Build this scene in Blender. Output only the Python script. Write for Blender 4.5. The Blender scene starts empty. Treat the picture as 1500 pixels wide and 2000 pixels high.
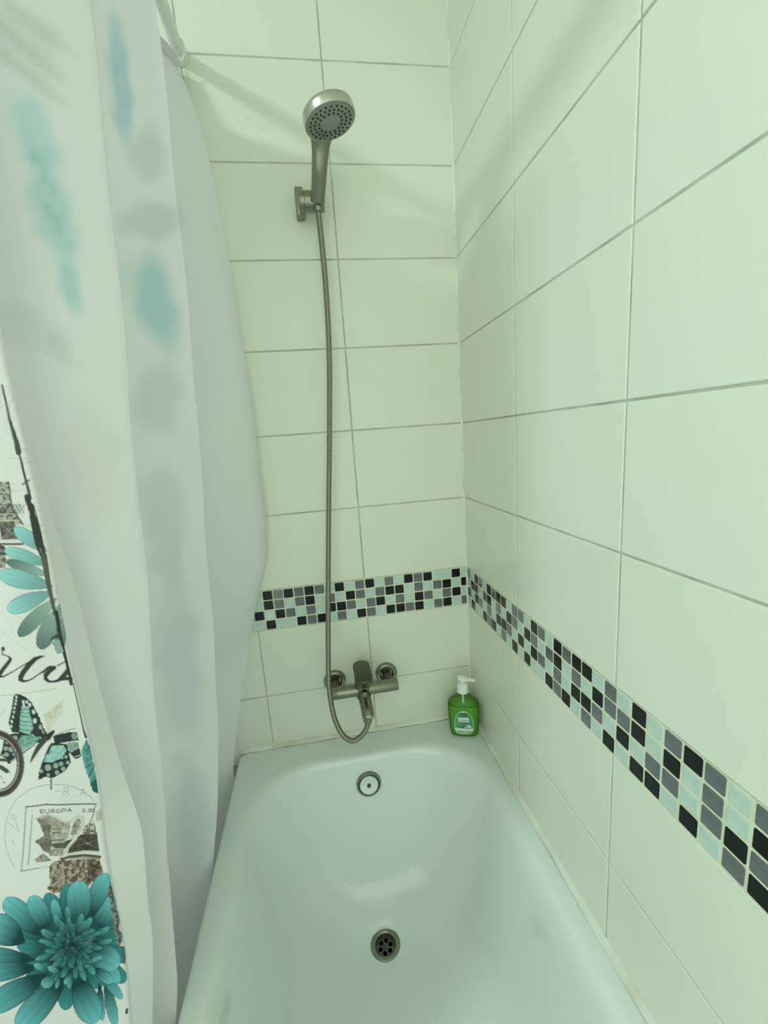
import bpy, bmesh, math, random
import numpy as np
from mathutils import Vector, Matrix

random.seed(7)
rng = np.random.default_rng(7)
sc = bpy.context.scene
COL = sc.collection
ZO = 1.06                       # height of the top of the mosaic band above the floor

# ------------------------------------------------------------------ camera
CAM = np.array([-0.39477445, -1.09273508, 0.37642388])
ROT = np.array([[0.9856571, -0.15275537, -0.07173484],
                [-0.0986221, -0.17644933, -0.97935658],
                [0.13694441, 0.9723844, -0.18898359]])
FPX, CX, CY = 817.0778, 750 - 9.7264, 1000 + 12.9673
cd = bpy.data.cameras.new('camera')
cam = bpy.data.objects.new('camera', cd)
COL.objects.link(cam)
M = Matrix.Identity(4)
for i in range(3):
    M[i][0], M[i][1], M[i][2] = ROT[0][i], -ROT[1][i], -ROT[2][i]
M[0][3], M[1][3], M[2][3] = CAM[0], CAM[1], CAM[2] + ZO
cam.matrix_world = M
cd.sensor_fit = 'VERTICAL'
cd.sensor_height = 36.0
cd.lens = FPX * 36.0 / 2000.0
cd.shift_x = (750 - CX) / 2000.0
cd.shift_y = (CY - 1000) / 2000.0
cd.clip_start = 0.01
sc.camera = cam

# ------------------------------------------------------------------ light and exposure
w = bpy.data.worlds.new('world')
sc.world = w
w.use_nodes = True
w.node_tree.nodes['Background'].inputs[0].default_value = (0.83, 1.0, 0.80, 1)
w.node_tree.nodes['Background'].inputs[1].default_value = 1.8  # even fill light added to lift the shade, through the open front end
sc.view_settings.view_transform = 'Standard'
sc.view_settings.look = 'None'
sc.view_settings.gamma = 1.0
sc.view_settings.use_curve_mapping = False
sc.view_settings.exposure = -0.05


def lamp(name, kind, loc, energy, color, size):
    ld = bpy.data.lights.new(name, kind)
    ld.energy = energy
    ld.color = color
    if kind == 'POINT':
        ld.shadow_soft_size = size
    else:
        ld.shape = 'DISK'
        ld.size = size
    lo = bpy.data.objects.new(name, ld)
    lo.location = (loc[0], loc[1], loc[2] + ZO)
    COL.objects.link(lo)
    return lo


# the bathroom's ceiling lamp, in the room beyond the curtain
lamp('ceiling_lamp_light', 'AREA', (-1.30, -0.95, 1.57), 13.0, (0.79, 1.0, 1.02), 0.17)


# ------------------------------------------------------------------ materials
def lin(c):
    c = c / 255.0
    return c / 12.92 if c <= 0.04045 else ((c + 0.055) / 1.055) ** 2.4


WREF = [lin(205), lin(228), lin(208)]


def alb(r, g, b, k=0.84):
    """albedo of a colour as it looks next to the cloth's white"""
    return tuple(min(0.9, lin(x) / y * k) for x, y in zip((r, g, b), WREF))


def mat(name, color, rough=0.5, metal=0.0, spec=0.5, noise=None, bump=None, coat=0.0,
        trans=0.0, ior=1.45):
    m = bpy.data.materials.new(name)
    m.use_nodes = True
    nt = m.node_tree
    b = nt.nodes['Principled BSDF']
    b.inputs['Base Color'].default_value = (*color, 1)
    b.inputs['Roughness'].default_value = rough
    b.inputs['Metallic'].default_value = metal
    b.inputs['Specular IOR Level'].default_value = spec
    b.inputs['Coat Weight'].default_value = coat
    b.inputs['Transmission Weight'].default_value = trans
    b.inputs['IOR'].default_value = ior
    tc = nt.nodes.new('ShaderNodeTexCoord')
    if noise:                        # (scale, amount, second colour)
        n = nt.nodes.new('ShaderNodeTexNoise')
        n.inputs['Scale'].default_value = noise[0]
        n.inputs['Detail'].default_value = 4
        r = nt.nodes.new('ShaderNodeValToRGB')
        r.color_ramp.elements[0].position = noise[1]
        r.color_ramp.elements[0].color = (*noise[2], 1)
        r.color_ramp.elements[1].position = noise[1] + 0.25
        r.color_ramp.elements[1].color = (*color, 1)
        nt.links.new(tc.outputs['Object'], n.inputs['Vector'])
        nt.links.new(n.outputs['Fac'], r.inputs['Fac'])
        nt.links.new(r.outputs['Color'], b.inputs['Base Color'])
    if bump:                         # (scale, strength)
        n = nt.nodes.new('ShaderNodeTexNoise')
        n.inputs['Scale'].default_value = bump[0]
        n.inputs['Detail'].default_value = 3
        bp = nt.nodes.new('ShaderNodeBump')
        bp.inputs['Strength'].default_value = bump[1]
        bp.inputs['Distance'].default_value = 0.002
        nt.links.new(tc.outputs['Object'], n.inputs['Vector'])
        nt.links.new(n.outputs['Fac'], bp.inputs['Height'])
        nt.links.new(bp.outputs['Normal'], b.inputs['Normal'])
    return m


M_tile = mat('glazed_white_tile', (0.80, 0.81, 0.715), 0.22, bump=(9, 0.12), noise=(2.2, 0.3, (0.78, 0.80, 0.69)))
M_grout = mat('grey_grout', (0.56, 0.57, 0.50), 0.9, noise=(14, 0.34, (0.40, 0.40, 0.34)), bump=(160, 0.4))
M_mgrout = mat('cream_mosaic_grout', (0.78, 0.76, 0.60), 0.85, noise=(30, 0.3, (0.66, 0.64, 0.48)), bump=(200, 0.3))
M_mos = {'L': mat('pale_mint_glass', alb(172, 211, 187), 0.08, coat=0.5, noise=(70, 0.35, alb(164, 204, 179))),
         'G': mat('slate_grey_glass', alb(92, 108, 103), 0.10, coat=0.5, noise=(70, 0.35, alb(82, 98, 93))),
         'B': mat('black_glass', (0.006, 0.008, 0.008), 0.18, spec=0.35)}
M_caulk = mat('stained_silicone', (0.80, 0.82, 0.735), 0.45, noise=(11, 0.28, (0.62, 0.58, 0.47)), bump=(60, 0.3))
M_enamel = mat('white_enamel', (0.77, 0.83, 0.82), 0.16, coat=0.6, bump=(26, 0.06))
M_steel = mat('brushed_nickel', (0.27, 0.27, 0.215), 0.34, metal=1.0, bump=(220, 0.08))
M_dsteel = mat('dark_nickel', (0.13, 0.13, 0.10), 0.38, metal=1.0, bump=(220, 0.08))
M_lsteel = mat('satin_nickel', (0.58, 0.58, 0.53), 0.30, metal=1.0)
M_chrome = mat('chrome', (0.72, 0.73, 0.70), 0.14, metal=1.0)
M_face = mat('grey_spray_plate', (0.26, 0.28, 0.26), 0.45)
M_rubber = mat('black_rubber', (0.015, 0.017, 0.015), 0.6)
M_dark = mat('dark_void', (0.01, 0.012, 0.01), 0.9)
M_plastic = mat('white_plastic', (0.86, 0.87, 0.85), 0.35)
M_paint = mat('white_wall_paint', (0.78, 0.80, 0.74), 0.7, bump=(40, 0.1))
M_floor = mat('dark_floor_tile', (0.09, 0.09, 0.08), 0.4, noise=(6, 0.4, (0.06, 0.06, 0.055)))
M_liquid = mat('green_soap', (0.20, 0.60, 0.05), 0.15, trans=0.35, ior=1.34)
M_lgreen = mat('label_green', (0.16, 0.42, 0.16), 0.4, noise=(60, 0.45, (0.10, 0.30, 0.20)))
M_lpale = mat('label_pale_green', (0.40, 0.72, 0.38), 0.4)
M_lwhite = mat('label_white', (0.72, 0.82, 0.72), 0.45)
M_ink = mat('label_ink', (0.02, 0.07, 0.04), 0.6)
M_teal = mat('label_teal', (0.05, 0.22, 0.16), 0.5)

mclear = bpy.data.materials.new('clear_bottle_plastic')
mclear.use_nodes = True
nt = mclear.node_tree
nt.nodes.clear()
o_ = nt.nodes.new('ShaderNodeOutputMaterial')
mx = nt.nodes.new('ShaderNodeMixShader')
tr = nt.nodes.new('ShaderNodeBsdfTransparent')
gl = nt.nodes.new('ShaderNodeBsdfGlossy')
fr = nt.nodes.new('ShaderNodeLayerWeight')
tr.inputs[0].default_value = (0.90, 0.96, 0.88, 1)
gl.inputs[1].default_value = 0.08
fr.inputs[0].default_value = 0.25
nt.links.new(fr.outputs['Fresnel'], mx.inputs[0])
nt.links.new(tr.outputs[0], mx.inputs[1])
nt.links.new(gl.outputs[0], mx.inputs[2])
nt.links.new(mx.outputs[0], o_.inputs[0])


# ------------------------------------------------------------------ helpers
def tag(o, label=None, cat=None, group=None, kind=None):
    if label: o['label'] = label
    if cat: o['category'] = cat
    if group: o['group'] = group
    if kind: o['kind'] = kind
    return o


def link(name, data, parent=None):
    o = bpy.data.objects.new(name, data)
    COL.objects.link(o)
    if parent is not None:
        o.parent = parent
    return o


def empty(name, loc=(0, 0, 0)):
    o = link(name, None)
    o.location = loc
    o.empty_display_size = 0.05
    return o


def finish(name, bm, m, parent=None, smooth=True, angle=40):
    """bmesh in world coordinates -> one object (re-based on its parent)"""
    bmesh.ops.recalc_face_normals(bm, faces=bm.faces)
    me = bpy.data.meshes.new(name)
    bm.to_mesh(me)
    bm.free()
    for mm in (m if isinstance(m, (list, tuple)) else [m]):
        me.materials.append(mm)
    if smooth:
        me.shade_smooth()
        me.set_sharp_from_angle(angle=math.radians(angle))
    o = link(name, me, parent)
    base = Vector((0, 0, 0))
    p = parent
    while p is not None:
        base += p.location
        p = p.parent
    if base.length > 0:
        me.transform(Matrix.Translation(-base))
    return o


def add_box(bm, lo, hi, bev=0.0, seg=2, mi=0):
    lo, hi = Vector(lo), Vector(hi)
    r = bmesh.ops.create_cube(bm, size=1.0)
    vs = r['verts']
    for v in vs:
        v.co = Vector(((v.co.x + .5) * (hi.x - lo.x) + lo.x, (v.co.y + .5) * (hi.y - lo.y) + lo.y,
                       (v.co.z + .5) * (hi.z - lo.z) + lo.z))
    if bev > 0:
        es = list({e for v in vs for e in v.link_edges})
        bmesh.ops.bevel(bm, geom=es, offset=bev, segments=seg, affect='EDGES', profile=0.5)


def frame(axis):
    a = Vector(axis).normalized()
    t = Vector((0, 0, 1)) if abs(a.z) < 0.9 else Vector((1, 0, 0))
    u = a.cross(t).normalized()
    return a, u, a.cross(u)


def rings_to_bm(bm, rings, cap0=True, cap1=True, mi=0):
    vr = [[bm.verts.new(p) for p in r] for r in rings]
    n = len(vr[0])
    for a, b in zip(vr[:-1], vr[1:]):
        for i in range(n):
            f = bm.faces.new((a[i], a[(i + 1) % n], b[(i + 1) % n], b[i]))
            f.material_index = mi
    if cap0: bm.faces.new(vr[0]).material_index = mi
    if cap1: bm.faces.new(vr[-1]).material_index = mi
    return vr


def add_lathe(bm, origin, axis, prof, seg=32, cap0=True, cap1=True, ex=1.0, mi=0):
    """prof: (radius, height along axis)"""
    a, u, v = frame(axis)
    o = Vector(origin)
    rings = []
    for r, h in prof:
        rings.append([o + a * h + (u * math.cos(t) * ex + v * math.sin(t)) * max(r, 1e-5)
                      for t in (2 * math.pi * i / seg for i in range(seg))])
    rings_to_bm(bm, rings, cap0, cap1, mi)


def cat_rom(pts, n):
    P = np.array(pts, float)
    P = np.vstack([2 * P[0] - P[1], P, 2 * P[-1] - P[-2]])
    out = []
    for i in range(1, len(P) - 2):
        for k in range(n):
            t = k / n
            out.append(0.5 * ((2 * P[i]) + (-P[i - 1] + P[i + 1]) * t + (2 * P[i - 1] - 5 * P[i] + 4 * P[i + 1] - P[i + 2]) * t * t
                              + (-P[i - 1] + 3 * P[i] - 3 * P[i + 1] + P[i + 2]) * t ** 3))
    out.append(P[-2])
    return np.array(out)


def add_tube(bm, pts, rad, seg=12, mi=0, caps=True):
    """pts n x 3; rad scalar or n (parallel transport frame)"""
    pts = [Vector(p) for p in pts]
    n = len(pts)
    if not hasattr(rad, '__len__'): rad = [rad] * n
    T = [(pts[min(i + 1, n - 1)] - pts[max(i - 1, 0)]).normalized() for i in range(n)]
    u = frame(T[0])[1]
    rings = []
    for i in range(n):
        u = (u - T[i] * u.dot(T[i])).normalized()
        v = T[i].cross(u)
        rings.append([pts[i] + (u * math.cos(t) + v * math.sin(t)) * rad[i]
                      for t in (2 * math.pi * k / seg for k in range(seg))])
    rings_to_bm(bm, rings, caps, caps, mi)


def ray_on(u, v, ax, val):
    """point on an axis plane met by a line of sight of the survey photograph (z above the floor)"""
    d = ROT.T @ np.array([(u - CX) / FPX, (v - CY) / FPX, 1.0])
    p = CAM + d * (val - CAM[ax]) / d[ax]
    return p + np.array([0, 0, ZO])


def proj(P):
    q = (P - CAM - np.array([0, 0, ZO])) @ ROT.T
    return CX + FPX * q[..., 0] / q[..., 2], CY + FPX * q[..., 1] / q[..., 2]


# ------------------------------------------------------------------ room shell
def plain(name, lo, hi, m):
    bm = bmesh.new()
    add_box(bm, lo, hi)
    return tag(finish(name, bm, m, smooth=False), kind='structure')


HT = 2.70
plain('floor', (-2.1, -2.3, -0.1), (0.12, 0.12, 0.0), M_floor)
plain('ceiling', (-2.1, -2.3, HT), (0.12, 0.12, HT + 0.1), M_paint)
plain('wall_left', (-2.2, -2.3, 0), (-2.1, 0.12, HT), M_paint)
wall_back = plain('wall_back', (-2.1, 0.0012, 0), (0.12, 0.12, HT), M_grout)
wall_right = plain('wall_right', (0.0012, -2.3, 0), (0.12, 0.0012, HT), M_grout)

TILES = {}


def tile_mesh(wd, ht, m, bev, depth=0.006, rc=0.0):
    key = (round(wd, 4), round(ht, 4), m.name)
    if key in TILES: return TILES[key]
    bm = bmesh.new()

    def loop(ins, y):
        x, z = wd / 2 - ins, ht / 2 - ins
        if rc <= 0:
            return [Vector((sx * x, y, sz * z)) for sx, sz in ((-1, -1), (1, -1), (1, 1), (-1, 1))]
        r = max(rc - ins, 0.0004)
        out = []
        for sx, sz, a0 in ((1, 1, 0), (-1, 1, 90), (-1, -1, 180), (1, -1, 270)):
            for a in (0, 45, 90):
                t = math.radians(a0 + a)
                out.append(Vector((sx * (x - r) + r * math.cos(t), y, sz * (z - r) + r * math.sin(t))))
        return out
    rings_to_bm(bm, [loop(0, depth), loop(0, bev), loop(bev * 0.35, bev * 0.3), loop(bev, 0)], False, True)
    bmesh.ops.recalc_face_normals(bm, faces=bm.faces)
    me = bpy.data.meshes.new('tile')
    bm.to_mesh(me); bm.free()
    # outward is -y
    me.materials.append(m)
    me.shade_smooth(); me.set_sharp_from_angle(angle=math.radians(14))
    TILES[key] = me
    return me


GAP = 0.0030
ROWS = [HT - ZO] + [0.2 * k for k in range(8, -1, -1)]
ROWS = [(b, a) for a, b in zip(ROWS[:-1], ROWS[1:])] + [(-0.3065, -0.1108), (-0.5065, -0.3065), (-0.7065, -0.5065), (-0.9065, -0.7065), (-1.06, -0.9065)]
XS = [0, -0.2937, -0.5917, -0.8897, -1.1877, -1.4857, -1.7837, -2.08]
YS = [0, -0.3023, -0.6003, -0.8983, -1.1963, -1.4943, -1.7923, -2.0903, -2.29]


def place(name, me, parent, c, right, jit):
    o = link(name, me, parent)
    o.location = c
    rz = -math.pi / 2 if right else 0.0
    o.rotation_euler = (rng.normal(0, jit), rng.normal(0, jit * .3), rz + rng.normal(0, jit))
    return o


def tiles_for(parent, edges, right):
    for a, b in zip(edges[:-1], edges[1:]):
        for z0, z1 in ROWS:
            if z1 <= -0.5 and ((right and b > -1.75) or (not right and a > -0.7)):
                continue                                       # hidden behind the bathtub
            wd, ht = abs(b - a) - GAP, z1 - z0 - GAP
            if wd < 0.01 or ht < 0.01: continue
            me = tile_mesh(wd, ht, M_tile, 0.0013)
            c = (a + b) / 2
            place('tile', me, parent, (0.0, c, (z0 + z1) / 2 + ZO) if right else (c, 0.0, (z0 + z1) / 2 + ZO), right, 0.0011)


tiles_for(wall_back, XS, False)
tiles_for(wall_right, YS, True)

# mosaic band: four rows, columns read from the corner outwards
BACK = ['LBLG', 'BLBL', 'LBGB', 'LGLG', 'BLGL', 'GGBB', 'BLLG', 'LBGB', 'GBLB', 'LGBL', 'BLGG', 'GGLB', 'LBGL',
        'BLBG', 'LGBL', 'GLLB', 'BBGG', 'GGLB', 'BLGL', 'GGBL', 'BBLB', 'LLBL', 'GGBL', 'BLGB', 'LBLG', 'GLBL', 'LGLB']
RIGHT = ['GLBL', 'LBLB', 'BGBL', 'GLGL', 'LGLB', 'BBGG', 'GLLB', 'BGBL', 'BLBG', 'LBGL', 'GGLB', 'GLBL', 'LBLB', 'BGBL',
         'GLGL', 'LGLB', 'BBGG', 'GLLB', 'BGBL', 'BLBG', 'LBGL', 'GGLB', 'LGBL', 'BBLB', 'LLGB', 'GBGL', 'BLLB', 'GGGL',
         'LLBG', 'GBGB', 'LGLL', 'BLGB', 'GGLB', 'LGBL', 'BBLB', 'LLGB', 'GBGL', 'BLLB', 'GGGL', 'LLBG']
PITCH, PZ, MT = 0.02748, 0.0277, 0.0246
for parent, cols, right in ((wall_back, BACK, False), (wall_right, RIGHT, True)):
    bm = bmesh.new()
    L = len(cols) * PITCH
    z0, z1 = ZO - 0.1108, ZO
    if right: add_box(bm, (0.0006, -L, z0), (0.004, -0.0, z1))
    else: add_box(bm, (-L + 0.008, 0.0006, z0), (0.0, 0.004, z1))
    finish('mosaic_grout', bm, M_mgrout, parent, smooth=False)
    for i, cstr in enumerate(cols):
        off = 0.008 if not right else 0.0
        for r, ch in enumerate(cstr):
            wd = MT
            c = -(i + 0.5) * PITCH + off
            if not right and i == 0:                            # cut column in the corner
                wd = MT - off
                c = -(PITCH - off) / 2
            me = tile_mesh(wd, MT, M_mos[ch], 0.0010, 0.004, 0.0022)
            z = ZO - (r + 0.5) * PZ
            j = rng.normal(0, 0.0003, 2)
            o = place('mosaic_tile', me, parent, (-0.0002, c + j[0], z + j[1]) if right else (c + j[0], -0.0002, z + j[1]), right, 0.003)

# ------------------------------------------------------------------ bathtub
RZ = -0.465 + ZO                 # top of the rim
XL, XR, YF, YB = -0.685, -0.0035, -0.0035, -1.70
tub = tag(empty('bathtub', (-0.34, -0.85, 0.0)), 'white enamelled bathtub with chrome overflow and drain along the tiled wall', 'bathtub')
NA = 200


def rrect(xl, xr, yf, yb, rad, z):
    """rounded rectangle, NA points starting at the middle of +x, same parametrisation for every ring"""
    out = []
    cx, cy = (xl + xr) / 2, (yf + yb) / 2
    hx, hy = (xr - xl) / 2, (yf - yb) / 2
    rad = min(rad, hx - 1e-4, hy - 1e-4)
    per = NA // 4
    for q in range(4):
        a0 = q * math.pi / 2
        sx = (1, -1, -1, 1)[q]; sy = (1, 1, -1, -1)[q]
        ccx, ccy = cx + sx * (hx - rad), cy + sy * (hy - rad)
        for k in range(per):
            # first part straight, then arc, then straight
            t = k / per
            a = a0 + (math.pi / 2) * min(max((t - 0.2) / 0.6, 0), 1)
            x, y = ccx + rad * math.cos(a), ccy + rad * math.sin(a)
            if t < 0.2:
                f = 1 - t / 0.2
                if q % 2 == 0: y = y + (cy - y) * f
                else: x = x + (cx - x) * f
            elif t > 0.8:
                f = (t - 0.8) / 0.2
                if q % 2 == 0: x = x + (cx - x) * f
                else: y = y + (cy - y) * f
            out.append(Vector((x, y, z)))
    return out


rings = []
# outside of the shell up to the rolled lip
for ins, z in ((0.045, 0.10), (0.030, 0.30), (0.022, RZ - 0.06), (0.018, RZ - 0.034), (0.004, RZ - 0.034), (0.0, RZ - 0.028), (0.0, RZ - 0.010), (0.0022, RZ - 0.0035),
               (0.006, RZ - 0.0008), (0.012, RZ)):
    rings.append(rrect(XL + ins, XR - ins, YF - ins, YB + ins, 0.02 if ins < 0.02 else 0.05, z))
OX0, OX1, OY0, OY1 = -0.648, -0.040, -0.088, -1.61
# rim, rounded lip and bowl: (depth below the rim, side inset, front inset, back inset)
bowl = [(0.0, -0.012, -0.012, -0.012), (0.0006, -0.004, -0.004, -0.004), (0.003, 0.003, 0.003, 0.003), (0.008, 0.009, 0.008, 0.010), (0.018, 0.014, 0.012, 0.018), (0.040, 0.020, 0.016, 0.035),
        (0.09, 0.029, 0.022, 0.075), (0.16, 0.041, 0.031, 0.13), (0.23, 0.055, 0.042, 0.19), (0.29, 0.072, 0.056, 0.24), (0.335, 0.096, 0.076, 0.29),
        (0.362, 0.128, 0.100, 0.33), (0.378, 0.165, 0.128, 0.37), (0.386, 0.20, 0.146, 0.42)]
for d, si, fi, bi in bowl:
    rings.append(rrect(OX0 + si, OX1 - si, OY0 - fi, OY1 + bi, max(0.175 - 0.1 * d, 0.10) if d > 0 else 0.185, RZ - d))
DR = Vector((-0.341, -0.268, RZ - 0.3955))
last = rings[-1]
drain_r = 0.031
for f, dz in ((0.35, 0.003), (0.65, 0.006), (0.85, 0.0078), (0.95, 0.0088), (1.0, 0.0095)):
    ring = []
    for i, p in enumerate(last):
        a = math.atan2(p.y - DR.y, p.x - DR.x)
        q = Vector((DR.x + drain_r * math.cos(a), DR.y + drain_r * math.sin(a), 0))
        ring.append(Vector((p.x + (q.x - p.x) * f, p.y + (q.y - p.y) * f, RZ - 0.386 - dz)))
    rings.append(ring)
bm = bmesh.new()
rings_to_bm(bm, rings, False, False)
finish('basin', bm, M_enamel, tub, angle=80)
bm = bmesh.new()
add_box(bm, (XL + 0.012, YB + 0.02, 0.0), (XL + 0.026, YF - 0.02, RZ - 0.035), 0.003)
finish('apron', bm, M_enamel, tub)
for sx in (-0.55, -0.13):
    for sy in (-0.35, -1.35):
        bm = bmesh.new()
        add_lathe(bm, (sx, sy, 0), (0, 0, 1), [(0.03, 0), (0.03, 0.012), (0.012, 0.018), (0.012, 0.16)], 16)
        finish('foot', bm, M_dsteel, tub)

# drain: flange, cup, strainer with six holes
bm = bmesh.new()
dz = DR.z
add_lathe(bm, (DR.x, DR.y, dz), (0, 0, 1), [(0.0378, -0.0012), (0.0376, 0.0012), (0.0350, 0.0028), (0.0285, 0.0018), (0.0250, -0.0005), (0.0237, -0.004), (0.0232, -0.012)], 48, False, False)
drain = finish('drain', bm, M_steel, tub)
bm = bmesh.new()
add_lathe(bm, (DR.x, DR.y, dz), (0, 0, 1), [(0.0236, -0.006), (0.0236, -0.06), (0.001, -0.06)], 32, False, True)
finish('drain_cup', bm, M_dark, drain)
bm = bmesh.new()


def circle_edges(bm, c, r, n):
    vs = [bm.verts.new((c[0] + r * math.cos(2 * math.pi * i / n), c[1] + r * math.sin(2 * math.pi * i / n), c[2])) for i in range(n)]
    return [bm.edges.new((vs[i], vs[(i + 1) % n])) for i in range(n)]


ed = circle_edges(bm, (DR.x, DR.y, dz - 0.009), 0.0234, 40)
for k in range(6):
    a = math.radians(75 + 60 * k)
    ed += circle_edges(bm, (DR.x + 0.0135 * math.cos(a), DR.y + 0.0135 * math.sin(a), dz - 0.009), 0.0052, 16)
bmesh.ops.triangle_fill(bm, use_beauty=True, use_dissolve=False, edges=ed)
add_lathe(bm, (DR.x, DR.y, dz - 0.009), (0, 0, 1), [(0.0035, 0.0003), (0.003, 0.0015), (0.001, 0.0018)], 16, False, True)
finish('strainer', bm, M_dsteel, drain, smooth=False)

# overflow on the front slope
OV = Vector((-0.3375, -0.1105, RZ - 0.076))
oax = Vector((0, -1, 0.16))
bm = bmesh.new()
add_lathe(bm, OV, oax, [(0.0335, -0.004), (0.0335, 0.003), (0.0318, 0.0062), (0.0295, 0.0066), (0.0278, 0.0048), (0.0274, 0.0015), (0.0274, -0.004)], 48, False, False)
ovf = finish('overflow_ring', bm, M_steel, tub)
bm = bmesh.new()
add_lathe(bm, OV, oax, [(0.0274, 0.0012), (0.001, 0.0012)], 32, False, True)
finish('overflow_recess', bm, M_dsteel, ovf)
bm = bmesh.new()
add_lathe(bm, OV + Vector((0, 0, -0.0015)), oax, [(0.0254, 0.0015), (0.0256, 0.0050), (0.0243, 0.0066), (0.012, 0.0072), (0.0066, 0.0072), (0.0064, 0.0060), (0.001, 0.0060)], 48, True, True)
finish('overflow_plate', bm, M_chrome, ovf)
bm = bmesh.new()
add_lathe(bm, OV + Vector((0, 0, -0.0015)), oax, [(0.0052, 0.0058), (0.0052, 0.0075), (0.0045, 0.0084), (0.0020, 0.0084), (0.0019, 0.0066), (0.0005, 0.0066)], 20, True, True)
finish('screw', bm, M_dsteel, ovf)

# silicone joints between rim and tiles
for nm, ax in (('trim_1', 0), ('trim_2', 1)):
    bm = bmesh.new()
    pr = [(0.0, 0.0090), (0.0022, 0.0082), (0.0055, 0.0045), (0.0080, 0.0018), (0.0092, -0.0004), (0.004, -0.0025), (-0.0005, -0.002)]
    n = 90
    rg = []
    for i in range(n + 1):
        t = i / n
        k = 1 + 0.10 * math.sin(37 * t + ax) + 0.06 * math.sin(91 * t)
        if ax == 0: rg.append([Vector((-0.0003 - (0.6815) * t, -0.0002 - a * k, RZ + b * k)) for a, b in pr])
        else: rg.append([Vector((-0.0002 - a * k, -0.010 - 1.68 * t, RZ + b * k)) for a, b in pr])
    rings_to_bm(bm, rg)
    tag(finish(nm, bm, M_caulk, angle=60), kind='structure')

bm = bmesh.new()
rings_to_bm(bm, [[Vector((0.001, 0.001, z)), Vector((-0.0042, 0.001, z)), Vector((-0.0032, -0.0012, z)), Vector((-0.0012, -0.0032, z)), Vector((0.001, -0.0042, z))] for z in np.linspace(RZ + 0.004, HT - 0.002, 40)])
tag(finish('trim_3', bm, M_caulk, angle=60), kind='structure')

# ------------------------------------------------------------------ shower curtain
rod_c = ray_on(352, 112, 1, 0.0)
RX, RODZ = float(rod_c[0]), float(rod_c[2])
rod = tag(empty('curtain_rod', (RX, 0, RODZ)), 'white round curtain rod running from the back wall above the tub', 'rod')
bm = bmesh.new()
add_lathe(bm, (RX, -0.004, RODZ), (0, -1, 0), [(0.0125, 0), (0.0125, 2.28)], 24)
finish('tube', bm, M_plastic, rod)
bm = bmesh.new()
add_lathe(bm, (RX, 0.0, RODZ), (0, -1, 0), [(0.0175, 0.0005), (0.0175, 0.004), (0.0160, 0.006), (0.0155, 0.016), (0.0128, 0.017)], 28)
finish('flange', bm, M_plastic, rod)

TOPZ = RODZ - 0.030
Z_S = [-0.47, -0.464, -0.276, -0.046, 0.086, 0.211, 0.404, 0.59, 0.794, 0.982, 1.10, 1.137]
X_S = [-0.700, -0.696, -0.652, -0.588, -0.542, -0.530, -0.528, -0.530, -0.540, -0.552, -0.575, -0.592]
Z_F = [-0.52, -0.482, -0.348, -0.242, -0.14, 0.073, 0.292, 0.489, 0.642, 0.747, 0.871, 1.03, 1.16]
X_F = [-0.703, -0.693, -0.664, -0.647, -0.632, -0.614, -0.599, -0.583, -0.575, -0.570, -0.564, -0.559, -0.560]
Z_E = [-0.52, -0.478, -0.42, -0.238, -0.085, 0.032, 0.142, 0.277, 0.43, 0.506, 0.616, 0.765, 0.826, 1.16]
X_E = [-0.705, -0.697, -0.685, -0.665, -0.648, -0.637, -0.626, -0.613, -0.602, -0.594, -0.586, -0.575, -0.572, -0.560]
Z_H = [-0.55, -0.42, -0.315, -0.235, -0.159, -0.051, 0.034, 0.163, 0.3, 0.475, 1.16]
X_H = [-0.715, -0.706, -0.694, -0.685, -0.680, -0.677, -0.669, -0.668, -0.6665, -0.664, -0.655]
Z_T = [-0.55, -0.44, -0.25, -0.073, 0.004, 0.123, 0.227, 0.319, 0.477, 1.16]
X_T = [-0.705, -0.697, -0.664, -0.648, -0.656, -0.659, -0.663, -0.670, -0.679, -0.670]

ZR = np.concatenate([np.linspace(TOPZ - ZO, 0.56, 190)[:-1], np.linspace(0.56, -0.41, 1150)[:-1], np.linspace(-0.41, -0.93, 60)])
NZ = len(ZR)


def smooth1(a, z, sig=0.02):
    """even z grid smoothing of a traced line"""
    g = np.linspace(-1.0, 1.3, 2301)
    y = np.interp(g, z, a)
    k = np.exp(-0.5 * (np.arange(-80, 81) * 0.001 / sig) ** 2); k /= k.sum()
    y = np.convolve(np.pad(y, 80, mode='edge'), k, mode='valid')
    return np.interp(ZR, g, y)


xS, xF, xE, xH, xT = (smooth1(np.array(a), np.array(z)) for a, z in ((X_S, Z_S), (X_F, Z_F), (X_E, Z_E), (X_H, Z_H), (X_T, Z_T)))
low = np.clip((-0.445 - ZR) / 0.022, 0, 1)          # 1 where the cloth hangs outside the tub
one = np.ones(NZ)


deep = np.clip((-0.10 - ZR) / 0.40, 0, 1)
deep = deep * deep * (3 - 2 * deep)


def cap_out(x, lim):
    return np.where(low > 0, x * (1 - low) + np.minimum(x, lim) * low, x)


ctrl = [
    (xS - 0.022, -0.0055 * one), (xS - 0.006, -0.020 * one), (xS, -0.045 * one), (xS - 0.016, -0.080 * one),
    (np.minimum(xS, xF) - 0.058 - deep * 0.04, -0.150 * one), (np.minimum(xS, xF) - 0.075 - deep * 0.06, -0.205 * one), (xF - 0.040 - deep * 0.04, -0.262 * one),
    (xF - 0.004, -0.304 * one), (xF - 0.004, -0.316 * one), (xF - 0.034, -0.352 * one),
    (xF - 0.072 - deep * 0.14, -0.410 * one), (np.minimum(xE - 0.085, -0.70) - deep * 0.16, -0.470 * one), (xE - 0.040 - deep * 0.08, -0.520 * one), (xE - 0.003, -0.546 * one), (xE - 0.003, -0.556 * one),
    (xE - 0.055, -0.578 * one), (xE - 0.13, -0.588 * one), (xE - 0.22, -0.592 * one), (xE - 0.30, -0.625 * one),
]
ctrl = [(cap_out(x, -0.6915), y) for x, y in ctrl]
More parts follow.
